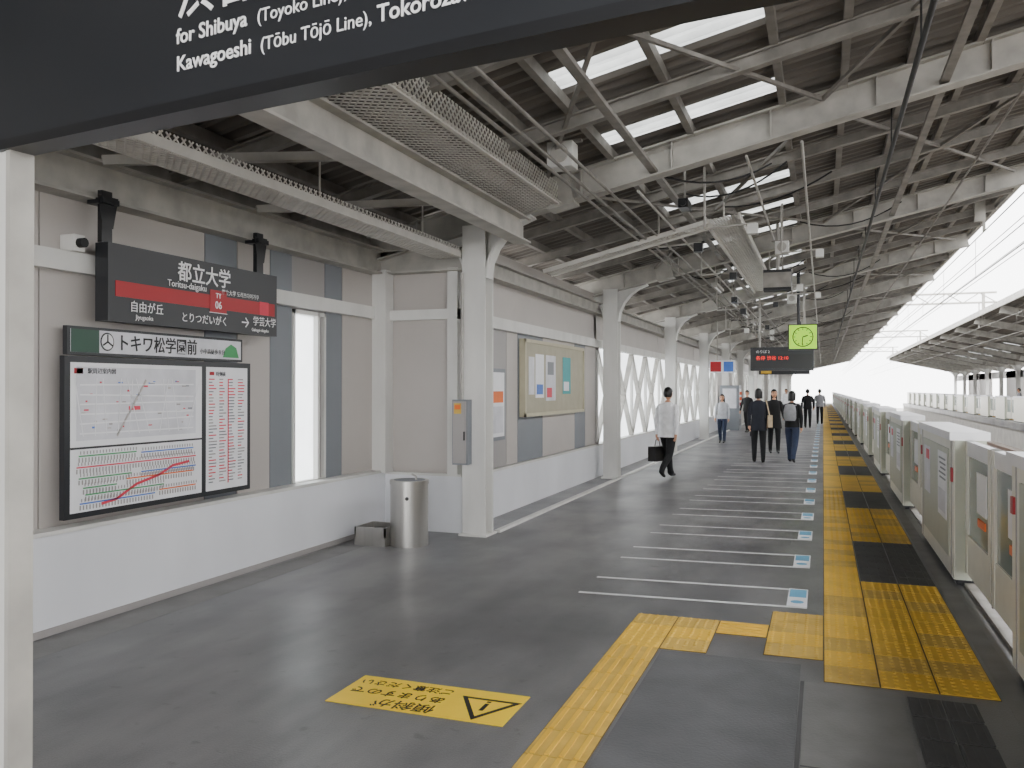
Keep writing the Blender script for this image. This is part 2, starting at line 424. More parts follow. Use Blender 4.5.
for i in range(14):
    y=10.4+1.7*i; x=rr.uniform(-2.6,-.4); L_=rr.uniform(.5,.9); b.cyl((x,y,roofz(x)-.1),(x,y,roofz(x)-L_),.014,m_steel,n=6); b.cyl((x,y,roofz(x)-L_),(x+.6,y,roofz(x)-L_+.03),.014,m_steel,n=6); b.box(x+.5,x+.62,y-.06,y+.06,roofz(x)-L_-.1,roofz(x)-L_+.02,m_black if i%2 else m_white)
b.done()
def fixture(x,y,z,l=1.2):
    b=B('fluorescent_light_fixture'); b.box(x-.06,x+.06,y,y+l,z,z+.05,m_steel); b.cyl((x,y+.04,z-.02),(x,y+l-.04,z-.02),.016,m_lamp,n=8)
    b.box(x-.03,x+.03,y,y+.03,z-.04,z,m_steel); b.box(x-.03,x+.03,y+l-.03,y+l,z-.04,z,m_steel)
    for yy in(y+.2,y+l-.2): b.cyl((x,yy,z+.05),(x,yy,roofz(x)-.05),.009,m_steel,n=6)
    b.done()
for k in range(6):
    fixture(-2.0,17.0+3.3*k,3.72)
def speaker(x,y,z,s=1):
    b=B('loudspeaker'); b.box(x-.13*s,x+.13*s,y-.1,y+.1,z-.13*s,z+.12*s,m_white); b.cyl((x,y-.1,z),(x,y-.125,z),.09*s,m_steel)
    b.box(x-.2*s,x+.2*s,y-.03,y+.03,z+.12*s,z+.15*s,m_steel2); b.cyl((x,y,z+.1),(x,y,roofz(x)-.02),.02,m_steel2,n=8); b.done(bevel=.008)
speaker(-2.4,8.0,3.97)
speaker(-.6,14,3.9,.8); speaker(-.7,21.5,3.85,.8)
def dome(x,y,z):
    b=B('security_camera'); b.box(x-.06,x+.06,y-.16,y+.14,z-.05,z+.06,m_black); b.cyl((x,y-.16,z),(x,y-.2,z),.04,m_black); b.cyl((x,y,z+.05),(x,y,roofz(x)-.02),.015,m_steel2,n=8); b.done(bevel=.006)
dome(-1.6,10.6,3.95); dome(-.7,16.4,3.7); dome(-1.7,18,3.5)
b=B('pa_equipment_box'); b.box(-.95,-.5,15.0,15.3,3.35,3.7,m_dark); b.box(-.95,-.5,14.98,15.0,3.4,3.65,m_steel2); b.cyl((-.72,15.15,3.7),(-.72,15.15,4.5),.03,m_steel,n=8); b.done()

# ---------------------------------------------------------------- gantry sign
b=B('overhead_direction_sign')
b.box(-.6,3.2,-.16,-.09,2.36,3.3,m_sign); b.box(-.6,3.2,-.165,-.085,2.335,2.362,m_black)
b.box(-.45,0.03,-.15,-.09,0,2.335,m_white); b.box(.016,.034,-.155,-.085,0,2.335,m_steel)
b.box(-.5,.05,-.18,-.05,0,.03,m_steel)
for x in(.9,2.7): b.cyl((x,-.125,3.3),(x,-.125,4.3),.03,m_steel)
so=b.done((-2.1,1.865,0),(0,0,R(-7.5)))
text('lettering_kanji','渋谷・池袋・元町・中華街',.125,(.69,-.163,2.565),FR,m_txt,so,bold=.001)
text('lettering_a','for Shibuya',.05,(.69,-.163,2.497),FR,m_txt,so,bold=.0006)
text('lettering_b','(Toyoko Line), Ikebukuro',.042,(.945,-.163,2.497),FR,m_txt,so)
text('lettering_c','Kawagoeshi',.05,(.69,-.163,2.432),FR,m_txt,so,bold=.0006)
text('lettering_d','(Tōbu Tōjō Line),',.042,(.955,-.163,2.432),FR,m_txt,so)
text('lettering_e','Tokorozawa (Seibu Line)',.05,(1.275,-.163,2.432),FR,m_txt,so,bold=.0006)

# ---------------------------------------------------------------- station name sign
b=B('station_name_sign')
b.box(-4.97,-4.85,4.65,6.76,2.175,2.745,m_sign); b.box(-4.85,-4.846,4.72,6.72,2.36,2.475,m_red)
b.box(-4.846,-4.843,5.78,6.0,2.33,2.52,m_red); b.box(-4.8435,-4.8425,5.77,6.01,2.325,2.33,m_txt)
b.box(-4.846,-4.843,6.48,6.62,2.36,2.48,m_mapred)
for y in(4.68,6.55):
    b.box(-4.93,-4.89,y-.05,y+.05,2.745,3.12,m_black); b.box(-5.0,-4.85,y-.08,y+.08,3.02,3.06,m_black)
    b.add([(-4.88,y-.1,3.08),(-4.88,y+.1,3.08),(-4.88,y+.05,2.85),(-4.88,y-.05,2.85)],[(0,1,2,3)],m_black)
so=b.done((0,.31,0)); so.scale=(1,.957,1)
text('lettering_name','都立大学',.17,(-4.844,5.72,2.565),WR,m_txt,so,'CENTER',bold=.002)
text('lettering_roman','Toritsu-daigaku',.075,(-4.844,5.5,2.495),WR,m_txt,so,'CENTER')
text('lettering_kr','都立大学 도리츠다이가쿠',.05,(-4.844,6.2,2.495),WR,m_txt,so,'CENTER')
text('lettering_ty','TY',.06,(-4.8425,5.89,2.455),WR,m_txt,so,'CENTER',bold=.001)
text('lettering_06','06',.09,(-4.8425,5.89,2.365),WR,m_txt,so,'CENTER',bold=.001)
text('lettering_prev','自由が丘',.09,(-4.844,4.86,2.265),WR,m_txt,so)
text('lettering_prev_roman','Jiyugaoka',.05,(-4.844,4.92,2.205),WR,m_txt,so)
text('lettering_kana','とりつだいがく',.085,(-4.844,5.72,2.23),WR,m_txt,so,'CENTER')
text('lettering_next','学芸大学',.09,(-4.844,6.38,2.265),WR,m_txt,so)
text('lettering_next_roman','Gakugei-daigaku',.04,(-4.844,6.36,2.205),WR,m_txt,so)
text('lettering_arrow','→',.14,(-4.844,6.2,2.23),WR,m_txt,so)
# sub board
b=B('school_advertisement_board')
b.box(-5.03,-4.99,4.62,6.7,1.925,2.13,m_sign); b.box(-4.99,-4.985,4.65,6.67,1.945,2.11,m_pap2)
b.box(-4.985,-4.983,4.65,4.92,1.945,2.11,m_green); b.cyl((-4.985,5.0,2.03),(-4.981,5.0,2.03),.068,m_txtd,n=20); b.cyl((-4.981,5.0,2.03),(-4.979,5.0,2.03),.058,m_pap,n=20)
for a in range(3): b.beam((-4.978,5.0,2.03),(-4.978,5.0+.055*math.sin(a*2.094),2.03+.055*math.cos(a*2.094)),.012,.003,m_txtd,(1,0,0))
b.add([(-4.984,6.4,1.96),(-4.984,6.64,1.96),(-4.984,6.6,2.05),(-4.984,6.52,2.08),(-4.984,6.44,2.04)],[(0,1,2,3,4)],m_mapgreen)
so=b.done((0,.27,0)); so.scale=(1,.923,1)
text('lettering_school','トキワ松学園前',.135,(-4.982,5.1,1.98),WR,m_txtd,so,bold=.002)
text('lettering_small','小中高徒歩８分',.05,(-4.982,6.08,1.985),WR,m_txtd,so)
# maps
b=B('route_map_board')
b.box(-5.02,-4.975,4.62,6.74,.76,1.915,m_sign); fx=-4.975
b.box(fx,fx+.004,4.67,6.06,.8,1.87,m_pap); b.box(fx,fx+.004,6.12,6.69,.8,1.87,m_pap)
z=fx+.006
def mk(y0,y1,z0,z1,m): b.box(z-.003,z,y0,y1,z0,z1,m)
mk(4.72,5.98,1.31,1.84,m_pap2); b.box(fx,z+.002,4.67,6.06,1.25,1.265,m_sign)
mk(4.7,4.78,1.79,1.83,m_red); mk(6.16,6.22,1.8,1.83,m_red)
z=fx+.008
rnd=random.Random(3)
for i in range(11):
    yy=4.78+.11*i; b.beam((z,yy,1.34),(z,yy+rnd.uniform(-.15,.15),1.76),.008,.002,m_pap,(1,0,0))
for i in range(6):
    zz=1.36+.07*i; b.beam((z,4.75,zz),(z,5.95,zz+rnd.uniform(-.03,.03)),.011,.002,m_pap,(1,0,0))
for i in range(40):
    yy=rnd.uniform(4.75,5.9); zz=rnd.uniform(1.34,1.74); mk(yy,yy+rnd.uniform(.015,.05),zz,zz+rnd.uniform(.006,.014),rnd.choice((m_wall2,m_wall3,m_mapred,m_mapblue,m_wall)))
b.beam((z,5.1,1.33),(z,5.4,1.75),.016,.002,m_wall,(1,0,0)); mk(5.22,5.34,1.52,1.55,m_mapred)
for zz,mm,y0,y1 in((1.2,m_mapgreen,4.74,5.3),(1.19,m_mapblue,5.35,5.95),(1.12,m_mapred,4.72,5.98),(1.04,m_mapblue,5.35,5.98),(1.04,m_mapgreen,4.74,5.25),(.92,m_mapgreen,4.8,5.6),(1.0,m_orange,5.2,5.95),(.86,m_mapblue,4.75,5.5),(.97,m_mapgreen,4.78,5.1),(.88,m_orange,5.55,5.98)):
    b.beam((z,y0,zz),(z,y1,zz),.01,.002,mm,(1,0,0))
    y=y0
    while y<y1: mk(y,y+.01,zz-.045,zz-.012,m_wall2); mk(y+.015,y+.022,zz+.012,zz+.035,m_wall2); y+=.03
pts=[(4.95,.84),(5.1,.86),(5.3,.95),(5.55,1.0),(5.7,1.06),(5.9,1.08)]
for p,q in zip(pts,pts[1:]): b.beam((z,p[0],p[1]),(z,q[0],q[1]),.02,.002,m_mapred,(1,0,0))
for i in range(34):
    zz=1.76-.027*i
    for (a,c) in((6.15,.11),(6.29,.1),(6.42,.1),(6.55,.1)): mk(a,a+rnd.uniform(.04,c),zz,zz+.01,rnd.choice((m_mapred,m_wall2,m_wall3)))
b.beam((z,6.41,.85),(z,6.41,1.77),.012,.002,m_mapred,(1,0,0))
so=b.done((0,.0325,0)); so.scale=(1,.967,1)
text('lettering_title','駅周辺案内図',.045,(z,4.82,1.795),WR,m_txtd,so); text('lettering_title2','時刻表',.045,(z,6.24,1.795),WR,m_txtd,so)

# notice board
b=B('notice_board')
x=-4.01; b.box(x-.05,x+.02,11.4,14.6,1.28,2.4,m_beige); b.box(x+.02,x+.04,11.4,14.6,1.28,1.33,m_beige);b.box(x+.02,x+.04,11.4,14.6,2.35,2.4,m_beige)
for y in(11.4,14.55): b.box(x+.02,x+.04,y,y+.05,1.28,2.4,m_beige)
b.box(x+.02,x+.022,11.45,14.55,1.33,2.35,M('board_face',S(170,164,142),.6))
for (a,c,z0,z1,m) in((11.6,11.85,1.6,2.15,m_pap2),(11.9,12.3,1.55,2.2,m_pap),(12.4,12.9,1.5,2.2,m_pap2),(13.3,13.75,1.6,2.2,m_teal),(12.48,12.8,1.9,2.1,m_wall3),(11.95,12.25,1.6,1.75,m_mapblue),(13.35,13.65,1.65,1.8,m_pap),(12.45,12.7,1.55,1.7,m_mapred)):
    b.box(x+.022,x+.026,a,c,z0,z1,m); x+=.0005
b.done()
b=B('wall_poster'); b.box(-4.065,-4.03,10.15,10.75,1.0,1.95,m_wall3); b.box(-4.03,-4.025,10.2,10.7,1.05,1.9,m_pap); b.box(-4.025,-4.022,10.25,10.65,1.1,1.45,m_pap2); b.box(-4.025,-4.022,10.25,10.65,1.5,1.65,m_orange); b.done()

b=B('electrical_box')
bx0=-3.96
b.box(bx0,bx0+.19,RY-.26,RY-.135,.82,1.56,m_wall3); b.box(bx0+.015,bx0+.175,RY-.275,RY-.26,.84,1.54,m_wall2); b.box(bx0+.03,bx0+.12,RY-.278,RY-.275,1.4,1.52,m_yel2); b.box(bx0+.04,bx0+.11,RY-.281,RY-.278,1.45,1.5,m_orange)
b.box(bx0+.15,bx0+.165,RY-.29,RY-.275,1.1,1.2,m_black); b.cyl((bx0+.1,RY-.2,1.56),(bx0+.1,RY-.2,3.0),.018,m_steel,n=8)
b.done(bevel=.006)
b=B('drinking_fountain')
cx,cy=-4.2,8.25
b.cyl((cx,cy,0),(cx,cy,.66),.205,m_ss,n=32); b.cyl((cx,cy,.66),(cx,cy,.7),.212,m_ss,n=32); b.cyl((cx,cy,.7),(cx,cy,.703),.17,m_wall3,.17,n=24)
b.cyl((cx+.08,cy,.7),(cx+.08,cy,.74),.012,m_ss,n=8); b.cyl((cx+.08,cy,.74),(cx+.03,cy,.76),.01,m_ss,n=8); b.cyl((cx+.07,cy-.195,.52),(cx+.075,cy-.205,.52),.02,m_dark)
x0,x1,y0,y1=-4.74,-4.37,8.02,8.42; t=.02
b.box(x0,x1,y0,y1,0,.1,m_ss)
for bx in((x0,x0+t,y0,y1),(x1-t,x1,y0,y1),(x0,x1,y0,y0+t),(x0,x1,y1-t,y1)): b.box(*bx,.1,.2,m_ss)
b.done()

# ---------------------------------------------------------------- platform doors
def screen_doors(sx,ox,name,ys):
    X=lambda x:ox+sx*x
    def bx(b,x0,x1,*a): b.box(min(X(x0),X(x1)),max(X(x0),X(x1)),*a)
    for k in ys:
        o=.85+per*k
        b=B(name)
        h0,h1=o+2.4,o+per
        bx(b,1.05,1.3,h0,h1,.05,1.24,m_door); bx(b,1.02,1.33,h0-.01,h1+.01,1.24,1.31,m_pap); bx(b,1.08,1.28,h0+.05,h1-.05,0,.05,m_dark)
        bx(b,1.045,1.05,h0+.12,h0+.14,.05,1.24,m_wall2); bx(b,1.045,1.05,h1-.14,h1-.12,.05,1.24,m_wall2)
        bx(b,1.04,1.05,h0+.25,h1-.25,.2,1.15,m_doorg)
        bx(b,1.036,1.04,h0+.35,h0+.95,.5,1.1,m_pap); bx(b,1.033,1.036,h0+.4,h0+.9,.55,.75,m_pap2)
        bx(b,1.036,1.04,h1-.9,h1-.4,.6,1.08,m_pap2); bx(b,1.033,1.036,h1-.85,h1-.6,.95,1.05,m_mapred)
        for j in range(5): bx(b,1.033,1.036,h0+.4,h0+.85-.05*(j%3),1.03-.045*j,1.045-.045*j,m_wall3)
        bx(b,1.06,1.3,h0-.015,h0,.05,1.24,m_doorg); bx(b,1.06,1.3,h1,h1+.015,.05,1.24,m_doorg)
        bx(b,1.035,1.05,h0+.03,h0+.1,.88,1.0,m_red); bx(b,1.035,1.05,h1-.1,h1-.03,.95,1.05,m_red)
        for a,c in((h0-2.4,h0-1.22),(h0-1.18,h0)):
            bx(b,1.14,1.2,a,c,.12,.45,m_door); bx(b,1.155,1.185,a+.1,c-.1,.45,1.12,m_glass); bx(b,1.14,1.2,a,c,1.12,1.24,m_pap)
            bx(b,1.135,1.205,a,a+.1,.12,1.24,m_door); bx(b,1.135,1.205,c-.1,c,.12,1.24,m_door)
            bx(b,1.145,1.158,a+.25,a+.65,.7,1.02,m_pap); bx(b,1.143,1.158,a+.3,a+.6,.6,.66,m_orange)
        bx(b,1.14,1.21,h0-1.22,h0-1.18,.1,1.24,m_dark)
        bx(b,1.13,1.24,h0-2.4,h0,0,.025,m_steel2)
        b.done()
screen_doors(1,0,'platform_screen_door',range(-1,22))
# ---------------------------------------------------------------- tracks & opposite platform
b=B('ground_track_bed'); b.box(1.2,9.3,Y0-10,Y1+60,-1.45,-1.25,m_ballast); b.done()
b=B('ground'); b.box(-60,90,-60,400,-7,-6.5,m_concrete); b.done()
b=B('wall_platform_side'); b.box(1.25,1.45,Y0,Y1,-1.25,-.35,m_concrete); b.box(9.05,9.25,Y0,Y1,-1.25,-.35,m_concrete); b.done()
b=B('railway_track')
for tx in(3.0,7.5):
    for s_ in(-.53,.53):
        b.box(tx+s_-.035,tx+s_+.035,Y0,Y1+50,-1.1,-1.06,m_rail); b.box(tx+s_-.012,tx+s_+.012,Y0,Y1+50,-1.2,-1.1,m_rail); b.box(tx+s_-.07,tx+s_+.07,Y0,Y1+50,-1.22,-1.2,m_rail)
    y=Y0
    while y<60: b.box(tx-1.0,tx+1.0,y,y+.22,-1.25,-1.2,m_concrete); y+=.65
b.done()
b=B('overhead_catenary')
for tx in(3.0,7.5): b.cyl((tx,Y0,4.0),(tx,Y1+50,4.0),.012,m_steel2,n=6); b.cyl((tx,Y0,4.8),(tx,Y1+50,4.8),.012,m_steel2,n=6)
for x,z in((5.25,5.6),(4.6,5.9),(4.0,5.2),(5.9,6.3),(4.3,6.6)): b.cyl((x,Y0,z),(x,Y1+50,z),.015,m_steel2,n=6)
for y in range(0,150,5):
    for tx in(3.0,7.5): b.cyl((tx,y,4.0),(tx,y,4.8),.006,m_steel2,n=5)
for y in(19,49,79,109):
    z=6.1
    for xx in(2.9,7.7): b.beam((xx,y,5.0),(xx,y,z+.5),.14,.14,m_steel)
    b.beam((2.2,y,z),(8.3,y,z),.1,.1,m_steel); b.beam((2.2,y,z+.5),(8.3,y,z+.5),.1,.1,m_steel)
    for i in range(8): xx=2.2+i*.76; b.beam((xx,y,z+(.5 if i%2 else 0)),(xx+.76,y,z+(0 if i%2 else .5)),.05,.05,m_steel)
    for tx in(3.0,7.5): b.beam((tx,y,4.8),(tx,y,z),.05,.05,m_steel)
b.done()
OX=10.5
b=B('floor_opposite_platform'); b.box(9.0,15.9,Y0,Y1,-.35,0,asph); b.box(9.6,9.9,Y0,Y1,0,.01,m_yel); b.done()
screen_doors(-1,OX,'platform_screen_door',range(1,22))
frames('roof_support_frame',-1,OX,FR_Y[2:])
corr('ceiling_opposite_roof',-1,OX,[-5.4,-2.1,-.4,3.3])
b=B('roof_purlin')
for x in xp[::2]: b.box(OX-x-.025,OX-x+.025,Y0,Y1,roofz(x)-.11,roofz(x)-.01,m_steel2)
b.box(OX-3.3,OX-3.22,Y0,Y1,roofz(3.25)-.2,roofz(3.25)+.05,m_steel); b.done()
b=B('wall_opposite'); b.box(OX+4.1,OX+4.2,Y0,Y1,0,.9,m_dado)
for k,y in enumerate(FR_Y[:-1]):
    if k%3!=1: b.box(OX+4.1,OX+4.2,y+.1,y+6.5,.9,3.2,m_wall)
b.box(OX+4.1,OX+4.2,Y0,Y1,2.6,3.2,m_wall2)
b.done()

# ---------------------------------------------------------------- clock, LED sign, misc signs
b=B('platform_clock')
x,y,z=-.44,21.1,2.9
b.box(x-.33,x+.33,y-.1,y+.1,z-.3,z+.3,m_black); b.box(x-.305,x+.305,y-.11,y-.1,z-.275,z+.275,m_clock); b.box(x-.305,x+.305,y+.1,y+.11,z-.275,z+.275,m_clock)
b.cyl((x,y-.11,z),(x,y-.113,z),.235,m_txtd,n=32); b.cyl((x,y-.11,z),(x,y-.116,z),.21,m_clock,n=32)
for i in range(12):
    a=i*math.pi/6; b.beam((x+.16*math.sin(a),y-.118,z+.16*math.cos(a)),(x+.2*math.sin(a),y-.118,z+.2*math.cos(a)),.02,.004,m_txtd,(0,1,0))
b.beam((x,y-.12,z),(x+.11,y-.12,z+.03),.03,.004,m_txtd,(0,1,0)); b.beam((x,y-.12,z),(x-.02,y-.12,z-.18),.022,.004,m_txtd,(0,1,0))
b.cyl((x-.1,y,z+.3),(x-.1,y,4.6),.035,m_black); b.box(x-.14,x-.06,y-.05,y+.05,4.3,4.5,m_black)
b.done()
b=B('led_departure_sign')
x,y,z=-1.09,25.2,2.53
b.box(x-.85,x+.85,y-.14,y+.14,z-.33,z+.33,m_sign); b.box(x-.8,x+.8,y-.15,y-.14,z-.27,z+.12,m_black)
for px in(-.6,.6): b.cyl((x+px,y,z+.33),(x+px,y,roofz(x+px)-.1),.03,m_steel)
so=b.done()
text('led_line','各停 渋谷 12:10',.13,(x-.7,y-.155,z-.02),FR,m_led,so); text('header','のりば 2',.1,(x-.7,y-.145,z+.17),FR,m_txt,so)
b=B('hanging_exit_sign'); b.box(-3.45,-2.65,28,28.12,2.2,2.6,m_pap); b.box(-3.42,-3.08,27.99,28,2.24,2.56,m_red); b.box(-3.0,-2.7,27.99,28,2.24,2.56,m_mapblue)
for x in(-3.2,-2.8): b.cyl((x,28.06,2.6),(x,28.06,roofz(x)-.1),.015,m_steel,n=8)
b.done()
b=B('hanging_exit_sign'); b.box(-3.0,-.6,44,44.12,2.4,2.85,m_sign); b.box(-2.9,-2.4,43.99,44,2.45,2.8,m_yel)
for x in(-2.7,-.9): b.cyl((x,44.06,2.85),(x,44.06,roofz(x)-.1),.02,m_steel,n=8)
b.done()
b=B('vending_machine')
b.box(-3.95,-3.2,35.5,36.5,0,1.83,m_wall3); b.box(-3.85,-3.3,35.49,35.5,.9,1.7,m_pap2); b.box(-3.2,-3.19,35.6,36.4,.9,1.7,m_pap); b.box(-3.19,-3.18,35.65,36.35,.2,.45,m_black)
for j in range(3):
    for i in range(8): b.cyl((-3.17,35.68+.09*i,1.0+.22*j),(-3.17,35.68+.09*i,1.13+.22*j),.03,random.choice((m_red,m_green,m_orange)),n=8)
b.done()

# ---------------------------------------------------------------- people
m_skin=M('skin',S(205,155,125),.55,var=.04); m_hair=M('hair_black',S(16,15,15),.45,var=.2,scale=60); m_lip=M('lips',S(170,95,90),.5); m_eye=M('eye_dark',S(30,25,25),.2)
def cloth(n,r,g,b_): return M('cloth_'+n,S(r,g,b_),.85,var=.12,scale=12,bump=.3,bscale=30)
c_white=cloth('white',238,238,240); c_navy=cloth('navy',28,31,42); c_black=cloth('black',18,18,21); c_grey=cloth('grey',140,140,144); c_denim=cloth('denim',40,50,74); c_beige=cloth('beige',190,170,140); c_shoe=M('shoe_black',S(20,18,18),.4); c_lt=cloth('light_grey',190,192,198); c_bag=M('bag_leather',S(22,20,20),.4)
def person(name,x,y,yaw,h,top,pants,shoe=c_shoe,la=(15,5),ra=(-15,-35),arms=((-12,0),(14,22)),hair='short',sleeve='long',coat=0,skirt=0,female=False,legskin=False,bag=None):
    s=h/1.72; verts=[];edges=[];lab=[];rad=[];roots=[]
    def V(p,r,root=False):
        verts.append(Vector(p)); rad.append(r if isinstance(r,tuple) else (r,r))
        if root: roots.append(len(verts)-1)
        return len(verts)-1
    def E(a,b_,l): edges.append((a,b_)); lab.append(l)
    hz=.91
    def leg(sx,a,bn):
        a=R(a);bn=R(bn); hp=Vector((sx*.088,0,hz-.03)); kn=hp+Vector((sx*.008,math.sin(a)*.42,-math.cos(a)*.42)); an=kn+Vector((0,math.sin(bn)*.41,-math.cos(bn)*.41)); return hp,kn,an,bn
    Lg=leg(-1,*la);Rg=leg(1,*ra)
    low=min(Lg[2].z,Rg[2].z); dz=.075-low
    sw=.165 if female else .185
    pel=V((0,0,hz),(.125,.1),True); bel=V((0,0,1.06),(.12,.095)); che=V((0,.0,1.27),(.15,.105)); nb=V((0,-.005,1.43),(.06,.055)); nk=V((0,.012,1.52),(.048,.048))
    E(pel,bel,'top');E(bel,che,'top');E(che,nb,'top');E(nb,nk,'skin')
    for hp,kn,an,bn in(Lg,Rg):
        i=V(hp,.096);th=V(hp.lerp(kn,.45),.092);k=V(kn,.074);cf=V(kn.lerp(an,.35),.068);a_=V(an,.05)
        he=V(an+Vector((0,-.035,-.035)),.034)
        fd=Vector((0,math.cos(bn*.6),math.sin(bn*.6)*.8)); 
        m_=V(an+fd*.08+Vector((0,0,-.035)),.036); t_=V(an+fd*.16+Vector((0,0,-.045)),.028)
        ll='leg'; E(pel,i,'leg');E(i,th,ll);E(th,k,ll);E(k,cf,'calf');E(cf,a_,'calf');E(a_,he,'shoe');E(a_,m_,'shoe');E(m_,t_,'shoe')
    hands=[]
    for sx,(ua,fa) in zip((-1,1),arms):
        ua=R(ua);fa=R(fa)
        sh=Vector((sx*sw,0,1.385)); el=sh+Vector((sx*.055,math.sin(ua)*.28,-math.cos(ua)*.28)); wr=el+Vector((-sx*.005,math.sin(fa)*.25,-math.cos(fa)*.25))
        a0=V(sh,.062);a1=V(sh.lerp(el,.5),.058);a2=V(el,.05);a3=V(el.lerp(wr,.4),.046);a4=V(wr,.03)
        d=(wr-el).normalized(); pm=V(wr+d*.05,(.022,.038)); pe=V(wr+d*.085,(.018,.038))
        E(che,a0,'top');E(a0,a1,'arm1');E(a1,a2,'arm1');E(a2,a3,'arm2');E(a3,a4,'arm2');E(a4,pm,'skin');E(pm,pe,'skin')
        f=Vector((0,1,0)); f=(f-d*f.dot(d)).normalized(); inn=d.cross(f)*1.0
        if inn.x*sx>0: inn=-inn
        for q,(of,ln) in enumerate(((.028,.068),(.010,.078),(-.009,.073),(-.026,.057))):
            b0=wr+d*.075+f*of; b1=b0+d*ln*.5+inn*.006; b2=b0+d*ln*.85+inn*.028
            i0=V(b0,.0095,True);i1=V(b1,.009);i2=V(b2,.0075);E(i0,i1,'skin');E(i1,i2,'skin')
        b0=wr+d*.03+f*.02; b1=b0+d*.025+f*.028+inn*.01; b2=b1+d*.03+f*.006+inn*.012
        i0=V(b0,.012,True);i1=V(b1,.0105);i2=V(b2,.0085);E(i0,i1,'skin');E(i1,i2,'skin')
        hands.append((wr,d))
    me=bpy.data.meshes.new('tmp'); me.from_pydata(verts,edges,[]); ob=bpy.data.objects.new('tmp',me); bpy.context.collection.objects.link(ob)
    sk=ob.modifiers.new('s','SKIN'); sk.use_smooth_shade=True
    for i,r in enumerate(rad):
        d=me.skin_vertices[0].data[i]; d.radius=r; d.use_root=(i in roots)
    su=ob.modifiers.new('u','SUBSURF'); su.levels=2; su.render_levels=2
    dg=bpy.context.evaluated_depsgraph_get(); dg.update()
    em=bpy.data.meshes.new_from_object(ob.evaluated_get(dg))
    bd=B(name)
    mm={'top':top,'arm1':top,'arm2':top if sleeve=='long' else m_skin,'skin':m_skin,'leg':pants,'calf':m_skin if legskin else pants,'shoe':shoe}
    groups={}
    for f in em.polygons:
        c=f.center; best=1e9;bl=None
        for (a,b_),l in zip(edges,lab):
            A=verts[a];D=verts[b_]-A; t=max(0,min(1,(c-A).dot(D)/max(D.length_squared,1e-9))); q=(A+D*t-c).length
            q-=(rad[a][0]*(1-t)+rad[b_][0]*t)*.9
            if q<best: best=q;bl=l
        groups.setdefault(bl,[]).append(tuple(f.vertices))
    vs=[v.co.copy() for v in em.vertices]
    for l,fs in groups.items(): bd.add(vs,fs,mm[l],True)
    bpy.data.objects.remove(ob)
    w=.9 if female else 1
    hem=.86-coat
    rings=[(0,-.005,1.455,.062,.06),(0,-.004,1.43,.115*w,.085),(0,0,1.39,.175*w,.105),(0,0,1.3,.195*w,.128),(0,0,1.18,.186*w,.128),(0,0,1.06,.18*w,.126),(0,0,.95,.19*w,.134)]
    rings.append((0,0,hem,.196*w+coat*.15,.142+coat*.12))
    bd.loft(rings,top)
    bd.loft([(0,0,1.0,.15,.1),(0,0,.9,.165,.115),(0,0,.82,.15,.11)],pants)
    if skirt: bd.loft([(0,0,1.02,.145,.1),(0,0,.9,.175,.13),(0,0,.9-skirt,.23,.2)],pants)
    hc=Vector((0,.02,1.61))
    def hf(q):
        k=1-.22*max(0,-q.z)**1.3; q=Vector((q.x*k,q.y*k+(.08*max(0,-q.z) if q.y>0 else 0),q.z)); return q
    bd.ell(hc,(.076,.092,.113),m_skin,18,14,fn=hf)
    bd.ell(hc+Vector((0,.095,-.012)),(.012,.016,.02),m_skin,8,6)
    for sx in(-1,1):
        bd.ell(hc+Vector((sx*.03,.083,.012)),(.013,.008,.006),m_eye,8,6); bd.ell(hc+Vector((sx*.03,.083,.032)),(.018,.007,.003),m_hair,8,4)
        bd.ell(hc+Vector((sx*.078,-.002,-.005)),(.01,.02,.03),m_skin,8,6)
    bd.ell(hc+Vector((0,.088,-.052)),(.022,.008,.006),m_lip,8,6)
    bd.ell(hc+Vector((0,-.008,.012)),(.09,.105,.12),m_hair,20,14,cond=lambda q:(q.z>.42) or (q.y<-.05 and q.z>-.6) or (abs(q.x)>.6 and q.z>.15 and q.y<.45))
    if hair=='long':
        bd.loft([(0,-.03,1.66,.085,.075),(0,-.05,1.55,.09,.055),(0,-.07,1.42,.09,.04),(0,-.08,1.3,.07,.03)],m_hair)
    if hair=='bob':
        bd.loft([(0,-.02,1.66,.09,.085),(0,-.035,1.56,.095,.07),(0,-.035,1.49,.085,.055)],m_hair)
    if bag=='hand':
        wr,d=hands[0]; c=wr+d*.12
        bd.cyl(c+Vector((0,-.09,-.12)),c+Vector((0,-.05,.0)),.008,c_bag,n=6); bd.cyl(c+Vector((0,.09,-.12)),c+Vector((0,.05,.0)),.008,c_bag,n=6); bd.cyl(c+Vector((0,-.05,0)),c+Vector((0,.05,0)),.008,c_bag,n=6)
        bd.box(c.x-.08,c.x+.08,c.y-.2,c.y+.2,c.z-.4,c.z-.12,c_bag)
    if bag=='back':
        bd.loft([(0,-.2,1.02,.12,.06),(0,-.21,1.08,.15,.09),(0,-.21,1.25,.15,.09),(0,-.2,1.38,.12,.07),(0,-.19,1.42,.06,.04)],c_grey)
        for sx in(-1,1): bd.beam((sx*.1,-.15,1.38),(sx*.12,.1,1.42),.04,.015,c_grey); bd.beam((sx*.12,.11,1.42),(sx*.12,.12,1.1),.04,.015,c_grey,(0,1,0))
    if bag=='shoulder':
        bd.box(.2,.3,-.16,.16,.82,1.1,c_beige); bd.beam((.24,-.1,1.1),(.17,-.03,1.45),.03,.01,c_beige); bd.beam((.24,.1,1.1),(.17,.03,1.45),.03,.01,c_beige)
    bd.v=[(v[0]*s,v[1]*s,(v[2]+dz)*s) for v in bd.v]
    return bd.done((x,y,0),(0,0,R(yaw)))
